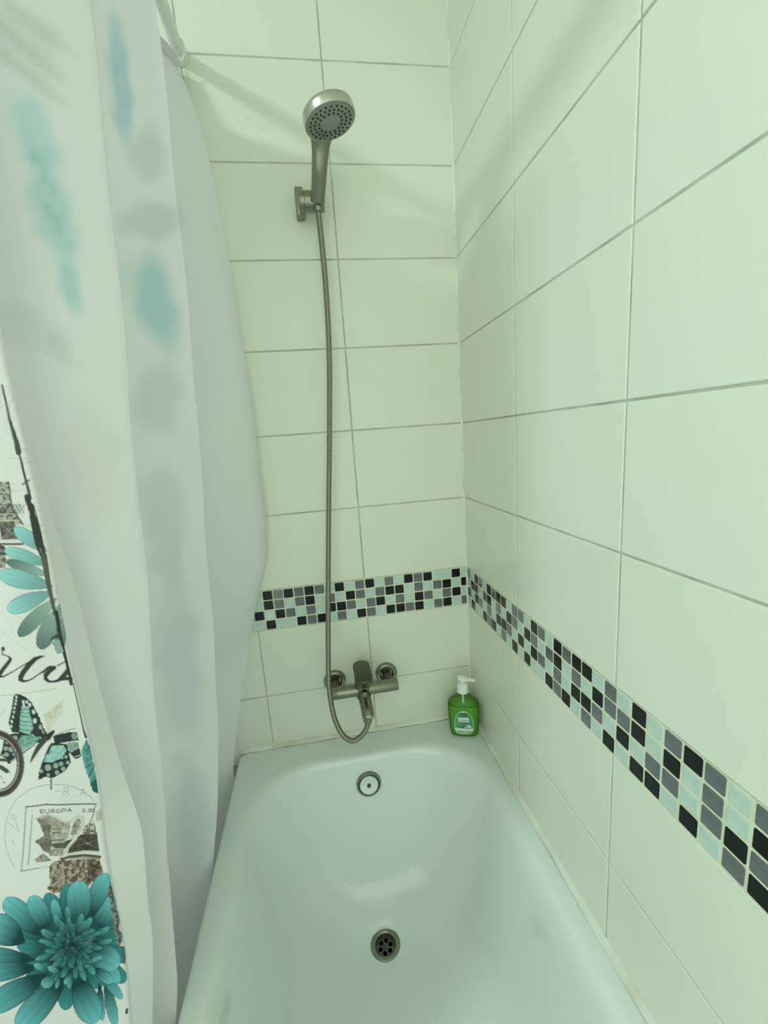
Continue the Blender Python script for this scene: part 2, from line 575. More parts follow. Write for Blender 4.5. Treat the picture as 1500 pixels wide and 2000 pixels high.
dvec = np.array([-0.975, -0.22]); dvec /= np.linalg.norm(dvec)
LP = 0.225
pX, pY = xH + dvec[0] * LP, -0.65 + dvec[1] * LP
ctrl += [(pX - 0.02, pY + 0.02 + 0 * one), (pX, pY + 0 * one)]
C = np.array([[x, y] for x, y in ctrl])                       # k,2,NZ
K = len(C)
Cp = np.concatenate([2 * C[:1] - C[1:2], C, 2 * C[-1:] - C[-2:-1]])
cols = []
SUB = 9
for i in range(1, K):
    p0, p1, p2, p3 = Cp[i - 1], Cp[i], Cp[i + 1], Cp[i + 2]
    for k in range(SUB):
        t = k / SUB
        # tension keeps the folds crisp
        m1, m2 = 0.38 * (p2 - p0), 0.38 * (p3 - p1)
        h00, h10, h01, h11 = 2 * t ** 3 - 3 * t * t + 1, t ** 3 - 2 * t * t + t, -2 * t ** 3 + 3 * t * t, t ** 3 - t * t
        cols.append(h00 * p1 + h10 * m1 + h01 * p2 + h11 * m2)
n_inner = len(cols)
s_un = []                                                     # unrolled distance from the fold line H
NP_ = 264
for k in range(NP_):
    s = LP * (1 - k / (NP_ - 1))
    wob = 0.003 * np.sin(s * 40 + ZR * 3.0) * min(1, s / 0.03)
    cols.append(np.array([xH + dvec[0] * s - dvec[1] * wob, -0.65 + dvec[1] * s + dvec[0] * wob]))
    s_un.append(s)
# the rounded fold and the hem strip behind it
RF = 0.004
nx = np.array([dvec[1], -dvec[0]])                            # away from the viewer side (+y)
if nx[1] < 0: nx = -nx
for k in range(1, 15):
    a = math.radians(105) * k / 14
    cx_, cy_ = -dvec * RF * math.sin(a) + nx * RF * (1 - math.cos(a))
    cols.append(np.array([xH + cx_, -0.65 + cy_ + 0 * one]))
    s_un.append(-RF * a)
end = cols[-1].copy()
for k in range(1, 25):
    t = k / 24
    tx = end[0] * (1 - t) + np.maximum(xT, end[0] - 0.02) * t
    ty = end[1] * (1 - t) + (-0.618) * t
    cols.append(np.array([tx, ty]))
    s_un.append(-RF * math.radians(105) - 0.030 * t)
XY = np.array(cols)                                           # n,2,NZ
NCOL = len(XY)
P3 = np.stack([XY[:, 0].T, XY[:, 1].T, np.repeat((ZR + ZO)[:, None], NCOL, 1)], -1)   # NZ,n,3
# slight sag of the lower edge and fine creases
P3[..., 0] += 0.0012 * np.sin(P3[..., 2] * 21 + np.arange(NCOL)[None, :] * 0.05) * (ZR[:, None] > -0.2)
P3[:, :6, 1] = np.minimum(P3[:, :6, 1], -0.004)

# --- print on the outer face, drawn in the plane of the flat front panel
s_arr = np.array(s_un)
flat = np.zeros((NZ, len(s_arr), 3))
flat[..., 0] = xH[:, None] + dvec[0] * s_arr[None, :]
flat[..., 1] = -0.65 + dvec[1] * s_arr[None, :]
flat[..., 2] = (ZR + ZO)[:, None]
PU, PV = proj(flat)
rowlo, rowhi = PV.min(1), PV.max(1)
WHITE = np.array(alb(209, 230, 214, 0.86))
IMG = np.ones((NZ, len(s_arr), 3)) * WHITE


def rows_for(v0, v1):
    i = np.nonzero((rowhi >= v0) & (rowlo <= v1))[0]
    return (i[0], i[-1] + 1) if len(i) else None


def blend(sl, a, col):
    IMG[sl] = IMG[sl] * (1 - a[..., None]) + np.asarray(col) * a[..., None]


def stroke(pts, wid, rgb, op=1.0, soft=0.7):
    pts = np.asarray(pts, float)
    n = len(pts)
    if not hasattr(wid, '__len__'): wid = [wid] * n
    wid = np.asarray(wid, float)
    mw = wid.max() / 2 + 2
    rr = rows_for(pts[:, 1].min() - mw, pts[:, 1].max() + mw)
    if rr is None: return
    sl = slice(*rr)
    U, V = PU[sl], PV[sl]
    best = np.full(U.shape, 1e9)
    for (a, b, wa, wb) in zip(pts[:-1], pts[1:], wid[:-1], wid[1:]):
        d = b - a
        L2 = d @ d + 1e-9
        t = np.clip(((U - a[0]) * d[0] + (V - a[1]) * d[1]) / L2, 0, 1)
        dd = np.hypot(U - a[0] - t * d[0], V - a[1] - t * d[1]) - (wa + (wb - wa) * t) / 2
        np.minimum(best, dd, out=best)
    a = np.clip(0.5 - best / (2 * soft), 0, 1) * op
    blend(sl, a, alb(*rgb) if len(rgb) == 3 else rgb[:3])


def inside(U, V, poly):
    r = np.zeros(U.shape, bool)
    n = len(poly)
    for i in range(n):
        x0, y0 = poly[i]; x1, y1 = poly[(i + 1) % n]
        if y0 == y1: continue
        c = ((y0 > V) != (y1 > V)) & (U < (x1 - x0) * (V - y0) / (y1 - y0) + x0)
        r ^= c
    return r


def hash_noise(U, V, sc_, seed=0):
    """smooth value noise"""
    g = np.random.default_rng(seed).random((64, 64))
    x, y = U / sc_ + 100, V / sc_ + 100
    xi, yi = np.floor(x).astype(int), np.floor(y).astype(int)
    fx, fy = x - xi, y - yi
    fx, fy = fx * fx * (3 - 2 * fx), fy * fy * (3 - 2 * fy)
    g00, g10, g01, g11 = g[xi % 64, yi % 64], g[(xi + 1) % 64, yi % 64], g[xi % 64, (yi + 1) % 64], g[(xi + 1) % 64, (yi + 1) % 64]
    return (g00 * (1 - fx) + g10 * fx) * (1 - fy) + (g01 * (1 - fx) + g11 * fx) * fy


def fill(poly, rgb, op=1.0, rgb2=None, nsc=5, seed=1, lo=0.35, hi=0.65):
    poly = np.asarray(poly, float)
    rr = rows_for(poly[:, 1].min(), poly[:, 1].max())
    if rr is None: return
    sl = slice(*rr)
    U, V = PU[sl], PV[sl]
    a = inside(U, V, poly) * op
    c = np.ones(U.shape + (3,)) * np.array(alb(*rgb))
    if rgb2 is not None:
        k = np.clip((hash_noise(U, V, nsc, seed) * .6 + hash_noise(U, V, nsc / 2.3, seed + 1) * .4 - lo) / (hi - lo), 0, 1)[..., None]
        c = c * (1 - k) + np.array(alb(*rgb2)) * k
    IMG[sl] = IMG[sl] * (1 - a[..., None]) + c * a[..., None]


def petal(base, tip, width, tipc=(108, 200, 190), basec=(26, 96, 92), edge=(22, 84, 82), peak=0.62, bend=0.0):
    base, tip = np.array(base, float), np.array(tip, float)
    d = tip - base
    L = np.hypot(*d)
    m = width
    rr = rows_for(min(base[1], tip[1]) - m, max(base[1], tip[1]) + m)
    if rr is None: return
    sl = slice(*rr)
    U, V = PU[sl] - base[0], PV[sl] - base[1]
    t = (U * d[0] + V * d[1]) / L / L
    q = (-U * d[1] + V * d[0]) / L - bend * L * np.sin(np.clip(t, 0, 1) * math.pi)
    tt = np.clip(t, 0, 1)
    p = np.where(tt < peak, np.sin(tt / peak * math.pi / 2) ** 0.8, np.sqrt(np.clip(1 - ((tt - peak) / (1 - peak)) ** 2, 0, 1)))
    hw = np.maximum(width / 2 * p, 0.01)
    e = np.abs(q) - hw
    a = np.clip(0.5 - e / 1.0, 0, 1) * (t > 0) * (t < 1)
    k = np.clip(tt * 1.35 - 0.28, 0, 1)[..., None]
    rib = 0.5 + 0.5 * np.sin(q / max(width, 6) * 22 + tt * 3)
    k = np.clip(k * (0.86 + 0.14 * rib[..., None]), 0, 1)
    c = np.array(alb(*basec)) * (1 - k) + np.array(alb(*tipc)) * k
    ed = np.clip(1 + e / (1.4 + width * 0.02), 0, 1)[..., None] * 0.85
    c = c * (1 - ed) + np.array(alb(*edge)) * ed
    IMG[sl] = IMG[sl] * (1 - a[..., None]) + c * a[..., None]


def sc_pts(pts, ox, oy, k):
    return [(ox + x * k, oy + y * k) for x, y in pts]


# faint map lines over the ground
for i in range(60):
    u0, v0 = rng.uniform(-20, 180), rng.uniform(680, 1330)
    a = rng.choice([0.5, -0.6, 1.4])
    l = rng.uniform(20, 70)
    stroke([(u0, v0), (u0 + l * math.cos(a), v0 - l * math.sin(a))], 1.6, (186, 205, 184), 0.6)
for i in range(26):
    u0, v0 = rng.uniform(-10, 130), rng.uniform(860, 1040)
    stroke([(u0, v0), (u0 + rng.uniform(15, 50), v0 + rng.uniform(-2, 3))], 2, (192, 210, 190), 0.8)
# lattice tower, cut by the fold of the cloth
fill([(-30, 941), (17, 941), (21, 970), (25, 993), (36, 1010), (45, 1024), (-30, 1026)], (92, 98, 84), 1, (176, 190, 168), 4, 3)
for v in (961, 977, 981, 1003, 1016): stroke([(-30, v), (25 + max(0, v - 990) * .6, v)], 1.8, (196, 212, 190))
for i in range(9): stroke([(-12 + i * 6, 985), (-2 + i * 6, 1003)], 1.2, (52, 58, 50)); stroke([(-2 + i * 6, 985), (-12 + i * 6, 1003)], 1.2, (52, 58, 50))
stroke([(16, 941), (24, 992), (45, 1024)], 2.4, (60, 66, 56))
fill([(-20, 1026), (4, 1018), (28, 1020), (38, 1038), (42, 1052), (-20, 1056)], (62, 66, 56), 1, (112, 116, 100), 4, 5)
stroke([(5, 1022), (34, 1048)], 1.2, (150, 160, 140)); stroke([(34, 1022), (8, 1050)], 1.2, (150, 160, 140))
stroke([(2, 1030), (6, 1054)], 3, (205, 220, 196)); stroke([(-10, 1055), (40, 1054)], 4, (205, 220, 196))
stroke([(-10, 1061), (46, 1062)], 4, (84, 88, 74))
fill([(-20, 1064), (14, 1064), (17, 1085), (16, 1106), (-20, 1112)], (70, 76, 62), 1, (160, 172, 150), 6, 8)
# daisy cut by the fold
for b, t, wd, tc in (((90, 1078), (30, 1030), 26, 'l'), ((95, 1104), (14, 1072), 26, 'l'), ((98, 1125), (17, 1094), 20, 'd'), ((104, 1146), (1, 1118), 36, 'l'),
                     ((104, 1156), (17, 1190), 34, 'l'), ((112, 1168), (38, 1240), 30, 'd'), ((122, 1180), (80, 1266), 36, 'd'), ((130, 1200), (116, 1276), 22, 'd')):
    if tc == 'l': petal(b, t, wd, (142, 220, 208), (110, 170, 158), (70, 118, 108))
    else: petal(b, t, wd, (82, 116, 104), (136, 178, 160), (60, 92, 82))
# script lettering
K2 = lambda p: sc_pts(p, 0, 1200, 0.13333)
INK = (42, 54, 46)
stroke(K2([(38, 492), (36, 500)]), 7.5, INK); stroke(K2([(32, 500), (24, 578)]), 2.4, INK)
stroke(K2([(20, 575), (75, 592), (128, 606)]), 2.2, INK); stroke(K2([(125, 612), (150, 640), (128, 680), (40, 790), (-20, 880), (-30, 905)]), [3, 6, 7, 8, 9, 8], INK)
stroke(K2([(-40, 880), (0, 905), (50, 900), (200, 815), (330, 735), (440, 672), (520, 620)]), [3, 4, 3, 2.2, 2.2, 2.4, 3], INK)
stroke(K2([(655, 602), (600, 610), (520, 640), (430, 720), (340, 830), (300, 905)]), [2.5, 5, 8.5, 10.5, 10.5, 10], INK)
stroke(K2([(300, 905), (296, 935), (340, 962), (400, 955), (480, 920), (560, 868), (640, 820)]), [9, 9, 5, 3, 2.6, 2.6, 3.5], INK)
stroke(K2([(640, 830), (700, 780), (750, 758)]), [4, 5, 5], INK); stroke(K2([(800, 775), (730, 820), (672, 880)]), [8.5, 9, 9], INK)
stroke(K2([(668, 870), (672, 930), (710, 970), (780, 978), (860, 960), (930, 905), (985, 850), (1010, 790), (985, 760)]), [7, 8, 5, 3.6, 6, 9, 10, 6, 3], INK)
stroke(K2([(850, 748), (900, 724), (985, 682)]), 2.4, INK)
stroke(K2([(900, 950), (1000, 935), (1040, 940), (1050, 1020)]), [5, 7, 9, 6], INK)
# butterfly
K3 = lambda p: sc_pts(p, 0, 1330, 0.13333)
BK, TL = (34, 50, 44), (120, 186, 168)
stroke(K3([(0, 210), (300, 170), (820, 100)]), 1.3, (168, 190, 172)); stroke(K3([(0, 520), (90, 400)]), 1.3, (176, 198, 180))
fill(K3([(640, 470), (850, 330), (930, 250), (900, 450), (780, 620), (700, 740)]), (186, 200, 172), .9, (200, 220, 196), 6, 9)
fill(K3([(200, 195), (260, 178), (350, 200), (450, 280), (520, 400), (590, 540), (640, 660), (700, 770), (620, 800), (460, 755), (330, 745), (200, 735), (150, 650), (138, 590), (168, 450), (188, 300)]), BK)
fill(K3([(320, 350), (420, 350), (440, 480), (480, 590), (495, 670), (440, 770), (300, 720), (300, 540)]), TL, 1, (150, 206, 188), 3, 4)
for y in (395, 440, 500, 570, 625, 690): stroke(K3([(300, y), (400, y + 6), (490, y + 14)]), 1.1, BK)
for x, y, r in ((240, 220, 26), (236, 272, 24), (226, 322, 26), (218, 380, 24), (208, 440, 26), (203, 510, 26), (184, 580, 30), (176, 650, 30),
                (340, 290, 34), (392, 288, 30), (432, 332, 36), (350, 340, 30), (380, 425, 26), (490, 432, 40), (512, 562, 44), (595, 650, 34)):
    stroke(K3([(x, y - r * .3), (x + 2, y + r * .3)]), r * .15, (190, 220, 202))
stroke(K3([(590, 620), (640, 740)]), 3, (150, 170, 150))
fill(K3([(330, 740), (590, 785), (610, 850), (430, 990), (250, 1130), (150, 1215), (110, 1130), (20, 1090), (60, 980), (80, 860), (180, 760)]), BK)
fill(K3([(345, 780), (480, 770), (585, 800), (560, 860), (400, 975), (310, 1015), (258, 930), (280, 860)]), (126, 184, 164), 1, (96, 148, 132), 4, 2)
for x, y, r in ((240, 822, 70), (200, 900, 70), (195, 988, 80), (110, 980, 60), (120, 1070, 62), (130, 890, 46), (230, 1060, 40), (60, 1090, 40)):
    stroke(K3([(x - 6, y), (x + 6, y - 4)]), r * .13333, (138, 170, 152))
for a in ((340, 1010, 560, 880), (250, 1100, 470, 930), (180, 1170, 330, 1060)): stroke(K3([a[:2], a[2:]]), 1.6, (184, 210, 192))
stroke(K3([(775, 725), (700, 800), (640, 830)]), [6, 13, 11], BK); stroke(K3([(660, 830), (570, 960), (510, 1080), (475, 1160)]), [11, 9, 6, 2.4], (60, 66, 54))
fill(K3([(720, 925), (760, 885), (960, 915), (1005, 1030), (1025, 1190), (960, 1300), (790, 1395), (700, 1370), (590, 1418), (598, 1290), (650, 1130)]), BK)
fill(K3([(765, 925), (930, 930), (965, 1020), (900, 1110), (780, 1165), (662, 1160), (690, 1060)]), (122, 190, 170), 1, (150, 214, 196), 4, 6)
for x, y, r in ((720, 1240, 84), (825, 1215, 66), (895, 1195, 54), (930, 1270, 56), (845, 1315, 56), (985, 1185, 44), (625, 1290, 50), (730, 1345, 40), (960, 1100, 40), (905, 1110, 30)):
    stroke(K3([(x, y - 5), (x + 4, y + 5)]), r * .13333, (148, 180, 162))
stroke(K3([(740, 930), (720, 1040)]), 2.6, BK)
fill(K3([(770, 795), (960, 748), (1115, 750), (1132, 870), (960, 884), (800, 905)]), BK)
stroke(K3([(1070, 800), (1078, 818)]), 11, (126, 154, 138)); stroke(K3([(800, 780), (900, 740), (1090, 690)]), 1.4, (120, 138, 120))
fill(K3([(960, 895), (1120, 895), (1150, 990), (1020, 1055)]), (150, 178, 164), 1, (110, 150, 136), 4, 2)
fill(K3([(1015, 1050), (1150, 985), (1175, 1110), (1090, 1140)]), BK); stroke(K3([(1085, 1108), (1150, 1088)]), 1.6, (190, 214, 196))
stroke(K3([(772, 1385), (778, 1550)]), 3.2, (84, 104, 94))
# bicycle wheel
for a0 in range(-80, 82, 4):
    pass
ell = lambda rx, ry, k: [(-50 * k + rx * math.cos(t), 1330 + 1210 * k + ry * math.sin(t)) for t in np.linspace(-1.5, 1.55, 40)]
stroke(ell(51, 60, .13333), 14, (58, 58, 50)); stroke(ell(47, 55, .13333), 1.4, (190, 208, 186)); stroke(ell(44, 51.5, .13333), 1.6, (70, 76, 66))
stroke(ell(55, 65, .13333), 2, (96, 92, 82))
for p in ([(30, 1260), (120, 1310)], [(0, 1150), (120, 1150)]): stroke(K3(p), 9 if p[0][1] > 1200 else 6, (66, 78, 70))
stroke(K3([(0, 1380), (50, 1430)]), 1.6, (90, 100, 90)); stroke(K3([(60, 1480), (80, 1490)]), 2.4, (100, 112, 100)); stroke(K3([(160, 1315), (175, 1320)]), 2.4, (120, 132, 120))
# leaf at the fold
fill(K3([(1250, 850), (1300, 960), (1350, 1220), (1395, 1450), (1425, 1660), (1340, 1610), (1290, 1430), (1220, 1250), (1168, 1040)]), (92, 168, 156), 1, (70, 142, 132), 7, 2)
for p in ([(1235, 1030), (1300, 970)], [(1250, 1260), (1350, 1210)], [(1290, 1400), (1370, 1240)]): stroke(K3(p), 2.2, (34, 92, 88))
fill(K3([(1310, 1500), (1395, 1450), (1425, 1660), (1340, 1610)]), (36, 96, 94))
# dark print that turns round the fold
stroke([(5, 752), (18, 820), (31, 866), (34, 884)], [3, 5, 10, 11], (62, 76, 66))
stroke([(36, 890), (48, 938), (57, 974)], [4, 4.5, 6], (52, 66, 56)); stroke([(42, 946), (54, 938)], 3, (52, 66, 56)); stroke([(50, 970), (58, 994)], 10, (42, 54, 46))
stroke([(59, 988), (64, 1012), (70, 1036), (76, 1062), (83, 1084)], [10, 14, 15, 15, 11], (40, 50, 42)); stroke([(85, 1086), (98, 1150), (110, 1200)], [11, 8, 6], (82, 86, 70))
stroke([(66, 1000), (68, 1008)], 3, (110, 124, 108)); stroke([(78, 1072), (80, 1078)], 4, (104, 108, 90))
stroke([(112, 1195), (120, 1245), (130, 1285), (138, 1320)], [6, 9, 6, 5], (36, 46, 38)); stroke([(104, 1247), (118, 1240)], [4, 8], (40, 56, 48))
stroke([(144, 1335), (152, 1375), (162, 1428), (166, 1440)], [2, 2, 3, 5], (56, 70, 60))
fill([(104, 1254), (118, 1248), (127, 1272), (114, 1276)], (128, 174, 156))
# postmark and stamp
K4 = lambda p: sc_pts(p, 0, 1540, 0.15333)
stroke([(107 + 100 * math.cos(t), 1632 + 104 * math.sin(t)) for t in np.linspace(2.5, 5.6, 40)], 1.4, (150, 176, 158), .9)


def glyphs(txt, x, y, h, wd, sp, rgb, width, slope=0.0, rot=0.0):
    G = {'E': [[(1, 0), (0, 0), (0, 1), (1, 1)], [(0, .5), (.8, .5)]], 'U': [[(0, 0), (0, .8), (.3, 1), (.7, 1), (1, .8), (1, 0)]],
         'R': [[(0, 1), (0, 0), (.8, 0), (1, .25), (.8, .5), (0, .5)], [(.4, .5), (1, 1)]],
         'O': [[(.5, 0), (.1, .2), (0, .5), (.1, .8), (.5, 1), (.9, .8), (1, .5), (.9, .2), (.5, 0)]],
         'P': [[(0, 1), (0, 0), (.8, 0), (1, .28), (.8, .55), (0, .55)]], 'A': [[(0, 1), (.5, 0), (1, 1)], [(.2, .65), (.8, .65)]],
         '0': [[(.5, 0), (.1, .25), (.1, .75), (.5, 1), (.9, .75), (.9, .25), (.5, 0)]],
         '8': [[(.5, 0), (.15, .22), (.5, .47), (.9, .75), (.5, 1), (.1, .75), (.5, .47), (.85, .22), (.5, 0)]],
         '.': [[(.4, .95), (.5, 1)]], '-': [[(0, .5), (1, .5)]], 'L': [[(0, 0), (0, 1), (.9, 1)]], 'V': [[(0, 0), (.5, 1), (1, 0)]],
         'D': [[(0, 0), (0, 1), (.6, 1), (1, .6), (1, .4), (.6, 0), (0, 0)]], 'I': [[(.5, 0), (.5, 1)]], 'G': [[(1, .2), (.5, 0), (0, .5), (.5, 1), (1, .8), (1, .55), (.6, .55)]]}
    ca, sa = math.cos(rot), math.sin(rot)
    for i, ch in enumerate(txt):
        for pl in G.get(ch, []):
            q = [(i * sp + a * wd, b * h + slope * (i * sp + a * wd)) for a, b in pl]
            stroke([(x + a * ca - b * sa, y + a * sa + b * ca) for a, b in q], width, rgb)


GR = (78, 94, 82)
glyphs('EUROPA', 83, 1577, 6.5, 7, 10.4, (70, 88, 76), 1.5, -0.02)
glyphs('0.80', 162, 1579, 7, 4.6, 5.4, GR, 1.5, 0.02)
glyphs('-R.A', 112, 1533, 14, 9, 15, (156, 180, 164), 1.3, 0.14)
glyphs('L', 24, 1640, 9, 6, 8, (160, 184, 168), 1.2); glyphs('V', 14, 1606, 26, 18, 8, (160, 184, 168), 1.2, 0, -.6); glyphs('D', 22, 1590, 10, 10, 8, (160, 184, 168), 1.2)


def dotted(a, b, n, r, rgb):
    for i in range(n):
        t = i / (n - 1)
        x, y = a[0] + (b[0] - a[0]) * t, a[1] + (b[1] - a[1]) * t
        stroke([(x, y), (x + .3, y)], r, rgb)


q = K4([(350, 215), (620, 172), (1215, 200), (1180, 360), (1140, 450), (260, 1042), (480, 992), (640, 962)])
dotted(q[0], q[1], 14, 2.6, (60, 74, 66)); stroke([q[0], q[1], q[2]], 1.3, (70, 86, 76)); dotted(q[1], q[2], 30, 2.6, (60, 74, 66))
dotted(q[0], q[5], 42, 2.2, (66, 80, 72)); stroke([q[2], q[3], q[4]], 1.6, (70, 86, 76)); dotted(q[5], q[6], 13, 2.0, (80, 96, 86)); dotted(q[6], q[7], 8, 1.6, (120, 138, 124))
dotted(K4([(430, 320)])[0], K4([(350, 960)])[0], 26, 2.6, (104, 122, 110))
BR, BR2 = (84, 86, 68), (150, 158, 134)
fill(K4([(480, 352), (600, 312), (690, 400), (665, 560), (690, 690), (640, 790), (560, 770), (520, 700), (450, 650), (585, 570), (530, 430)]), BR, .95, (120, 126, 104), 5, 3)
fill(K4([(440, 885), (560, 790), (670, 890), (560, 905), (470, 922)]), BR, .9, BR2, 4, 6)
fill(K4([(505, 352), (560, 315), (620, 300), (700, 318), (780, 360), (850, 405), (920, 420), (905, 560), (860, 650), (820, 690), (700, 690), (668, 600), (684, 450), (645, 370)]), (186, 200, 178), 1, (150, 162, 142), 6, 5)
fill(K4([(560, 340), (640, 318), (760, 372), (850, 425), (780, 470), (690, 460)]), (128, 136, 114), .9, (160, 170, 146), 5, 2)
stroke(K4([(500, 352), (560, 318), (640, 302), (740, 335), (850, 405), (930, 400), (960, 360), (1010, 340), (1070, 360), (1075, 440), (1020, 560), (940, 610), (880, 600)]), [3, 3, 3, 3, 3, 3, 3, 4, 4, 4, 4, 3, 2], (190, 204, 182))
fill(K4([(920, 560), (950, 440), (990, 370), (1045, 380), (1040, 480), (990, 560), (930, 585)]), (120, 128, 108), 1, (160, 170, 148), 4, 4)
stroke(K4([(700, 490), (800, 480)]), 3, (120, 130, 112)); stroke(K4([(690, 530), (790, 530)]), 3, (110, 120, 104)); stroke(K4([(680, 630), (840, 620)]), 3, (112, 120, 102))
fill(K4([(690, 670), (830, 660), (870, 640), (950, 620), (850, 740), (690, 720)]), (74, 80, 64), 1, (100, 106, 88), 4, 2)
fill(K4([(625, 780), (700, 725), (845, 730), (805, 830), (650, 830)]), (182, 196, 174), 1, (130, 140, 120), 5, 7)
fill(K4([(1080, 480), (1200, 400), (1240, 580), (1060, 580)]), (186, 202, 180), 1, (92, 96, 80), 3, 3)
fill(K4([(880, 800), (920, 700), (1040, 575), (1240, 580), (1272, 800), (1080, 780)]), (56, 58, 46), 1, (84, 84, 68), 5, 3)
stroke(K4([(780, 860), (870, 760), (1000, 630)]), 2.4, (170, 182, 160)); stroke(K4([(1130, 690), (1135, 692)]), 3.4, (200, 214, 192))
stroke(K4([(1000, 720), (1130, 690), (1250, 650)]), 1.2, (120, 124, 106)); stroke(K4([(1030, 620), (1130, 690), (1240, 760)]), 1.2, (120, 124, 106))
stroke(K4([(870, 822), (1000, 800), (1080, 792), (1260, 806)]), 3.4, (196, 208, 186)); stroke(K4([(800, 870), (900, 845), (1080, 840), (1285, 868)]), 5, (84, 84, 66))
stroke(K4([(900, 862), (1100, 868), (1285, 888)]), 2.4, (130, 128, 106))
fill(K4([(640, 960), (690, 900), (800, 880), (1285, 890), (1320, 1060), (1200, 1160), (1140, 1230), (880, 1245), (760, 1290), (680, 1305), (590, 1240), (640, 1180), (630, 1060)]), (88, 86, 66), 1, (170, 172, 148), 5, 12, .38, .7)
fill(K4([(1130, 940), (1290, 920), (1325, 1060), (1230, 1180), (1130, 1180)]), (60, 60, 46), .9, (130, 130, 108), 5, 5, .45, .75)
fill(K4([(1215, 300), (1290, 270), (1300, 400), (1220, 420)]), (176, 184, 160), .8)
# the big teal chrysanthemum
K5 = lambda x, y: (x * .17333, 1700 + y * .17333)
PT = lambda b, t, wd, **k: petal(K5(*b), K5(*t), wd * .17333, edge=(10, 58, 58), **k)
tl, dk = (106, 202, 195), (14, 66, 66)
for i in range(17):                                            # darker petals underneath
    a = 2 * math.pi * i / 17 + 0.2
    rr_ = 640 + 90 * math.sin(i * 2.3)
    PT((815 + 200 * math.cos(a), 835 + 200 * math.sin(a)), (815 + rr_ * math.cos(a) * 1.02, 850 + rr_ * math.sin(a) * 1.05), 210, tipc=(64, 150, 144), basec=(12, 60, 60))
for b, t, wd in (((520, 720), (50, 330), 270), ((300, 800), (-140, 600), 360), ((420, 980), (-330, 1010), 230), ((450, 1060), (-300, 1240), 220), ((560, 1130), (-220, 1640), 280),
                 ((1120, 1250), (1155, 1690), 80), ((1180, 1200), (1300, 1760), 125), ((1080, 1080), (1375, 1450), 120), ((1000, 900), (1345, 1260), 200), ((1000, 850), (1330, 1090), 300),
                 ((1050, 700), (1300, 300), 220), ((560, 680), (350, 270), 230), ((680, 640), (600, 300), 120), ((980, 560), (1215, 30), 220), ((890, 640), (890, 98), 290),
                 ((760, 1150), (180, 1800), 290), ((850, 1150), (1080, 1705), 300), ((1050, 1080), (1265, 1270), 130)):
    PT(b, t, wd, tipc=tl, basec=dk)
rr = rows_for(1740, 1945)
cxp, cyp = K5(815, 830)
R_ = np.hypot(PU[slice(*rr)] - cxp, (PV[slice(*rr)] - cyp) * 1.0)
blend(slice(*rr), np.clip((66 - R_) / 22, 0, 1) * .9, alb(24, 92, 90))
rp = random.Random(3)
for ring_r, ln, wd, nn, tc in ((430, 230, 76, 15, (88, 176, 166)), (340, 200, 62, 17, (76, 160, 150)), (250, 160, 54, 16, (66, 146, 136)), (170, 120, 42, 13, (58, 132, 124)), (95, 80, 30, 9, (46, 112, 106))):
    for i in range(nn):
        a = 2 * math.pi * i / nn + rp.uniform(-.14, .14) + ring_r
        r1 = ring_r * rp.uniform(.86, 1.08)
        r0 = r1 - ln
        PT((815 + r0 * math.cos(a), 835 + r0 * math.sin(a) * 1.02), (815 + r1 * math.cos(a + .12), 835 + r1 * math.sin(a + .12) * 1.02), wd * rp.uniform(.8, 1.15), tipc=tc, basec=(10, 58, 58), bend=rp.uniform(-.05, .09))
stroke([K5(800, 800), K5(830, 810)], 9, (14, 56, 56))
for b, t, wd in (((560, 1100), (400, 1040), 90), ((700, 1120), (560, 1060), 80), ((640, 1150), (490, 1290), 120), ((820, 1130), (735, 1250), 70), ((930, 1040), (1150, 970), 60), ((680, 1160), (640, 1300), 50)):
    PT(b, t, wd, tipc=(112, 190, 178), basec=(40, 112, 106))
# second tower at the right of the flower, on the turn of the cloth
fill([(218, 1720), (222, 1735), (232, 1800), (236, 1845), (228, 1848), (222, 1800), (214, 1745)], (72, 74, 60), 1, (140, 144, 124), 4, 3)
stroke([(240, 1862), (243, 1882)], 5, (96, 104, 92)); stroke([(248, 1972), (247, 1978)], 5, (66, 76, 66))

# white unprinted hem beyond the fold
fade = np.clip((s_arr + 0.0075) / 0.002, 0, 1)[None, :, None]
HEMW = np.array(alb(214, 234, 220, 0.86))
IMG = IMG * fade + HEMW * (1 - fade)

# --- colours of the whole cloth: outer print, and the same print showing through weakly inside
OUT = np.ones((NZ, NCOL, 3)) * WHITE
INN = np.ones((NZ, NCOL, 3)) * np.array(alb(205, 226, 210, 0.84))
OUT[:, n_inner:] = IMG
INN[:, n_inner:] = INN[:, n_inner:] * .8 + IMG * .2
AU, AV = proj(P3[:, :n_inner])
AV0 = AV


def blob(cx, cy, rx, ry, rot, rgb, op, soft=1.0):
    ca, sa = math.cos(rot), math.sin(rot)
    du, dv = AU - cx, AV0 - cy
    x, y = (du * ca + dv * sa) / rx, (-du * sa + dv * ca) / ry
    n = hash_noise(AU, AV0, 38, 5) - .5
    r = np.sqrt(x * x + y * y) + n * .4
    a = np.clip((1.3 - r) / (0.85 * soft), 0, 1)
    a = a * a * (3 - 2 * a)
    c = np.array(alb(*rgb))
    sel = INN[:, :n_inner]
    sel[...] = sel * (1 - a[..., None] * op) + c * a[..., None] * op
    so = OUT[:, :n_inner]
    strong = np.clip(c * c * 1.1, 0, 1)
    so[...] = so * (1 - a[..., None] * op) + strong * a[..., None] * op


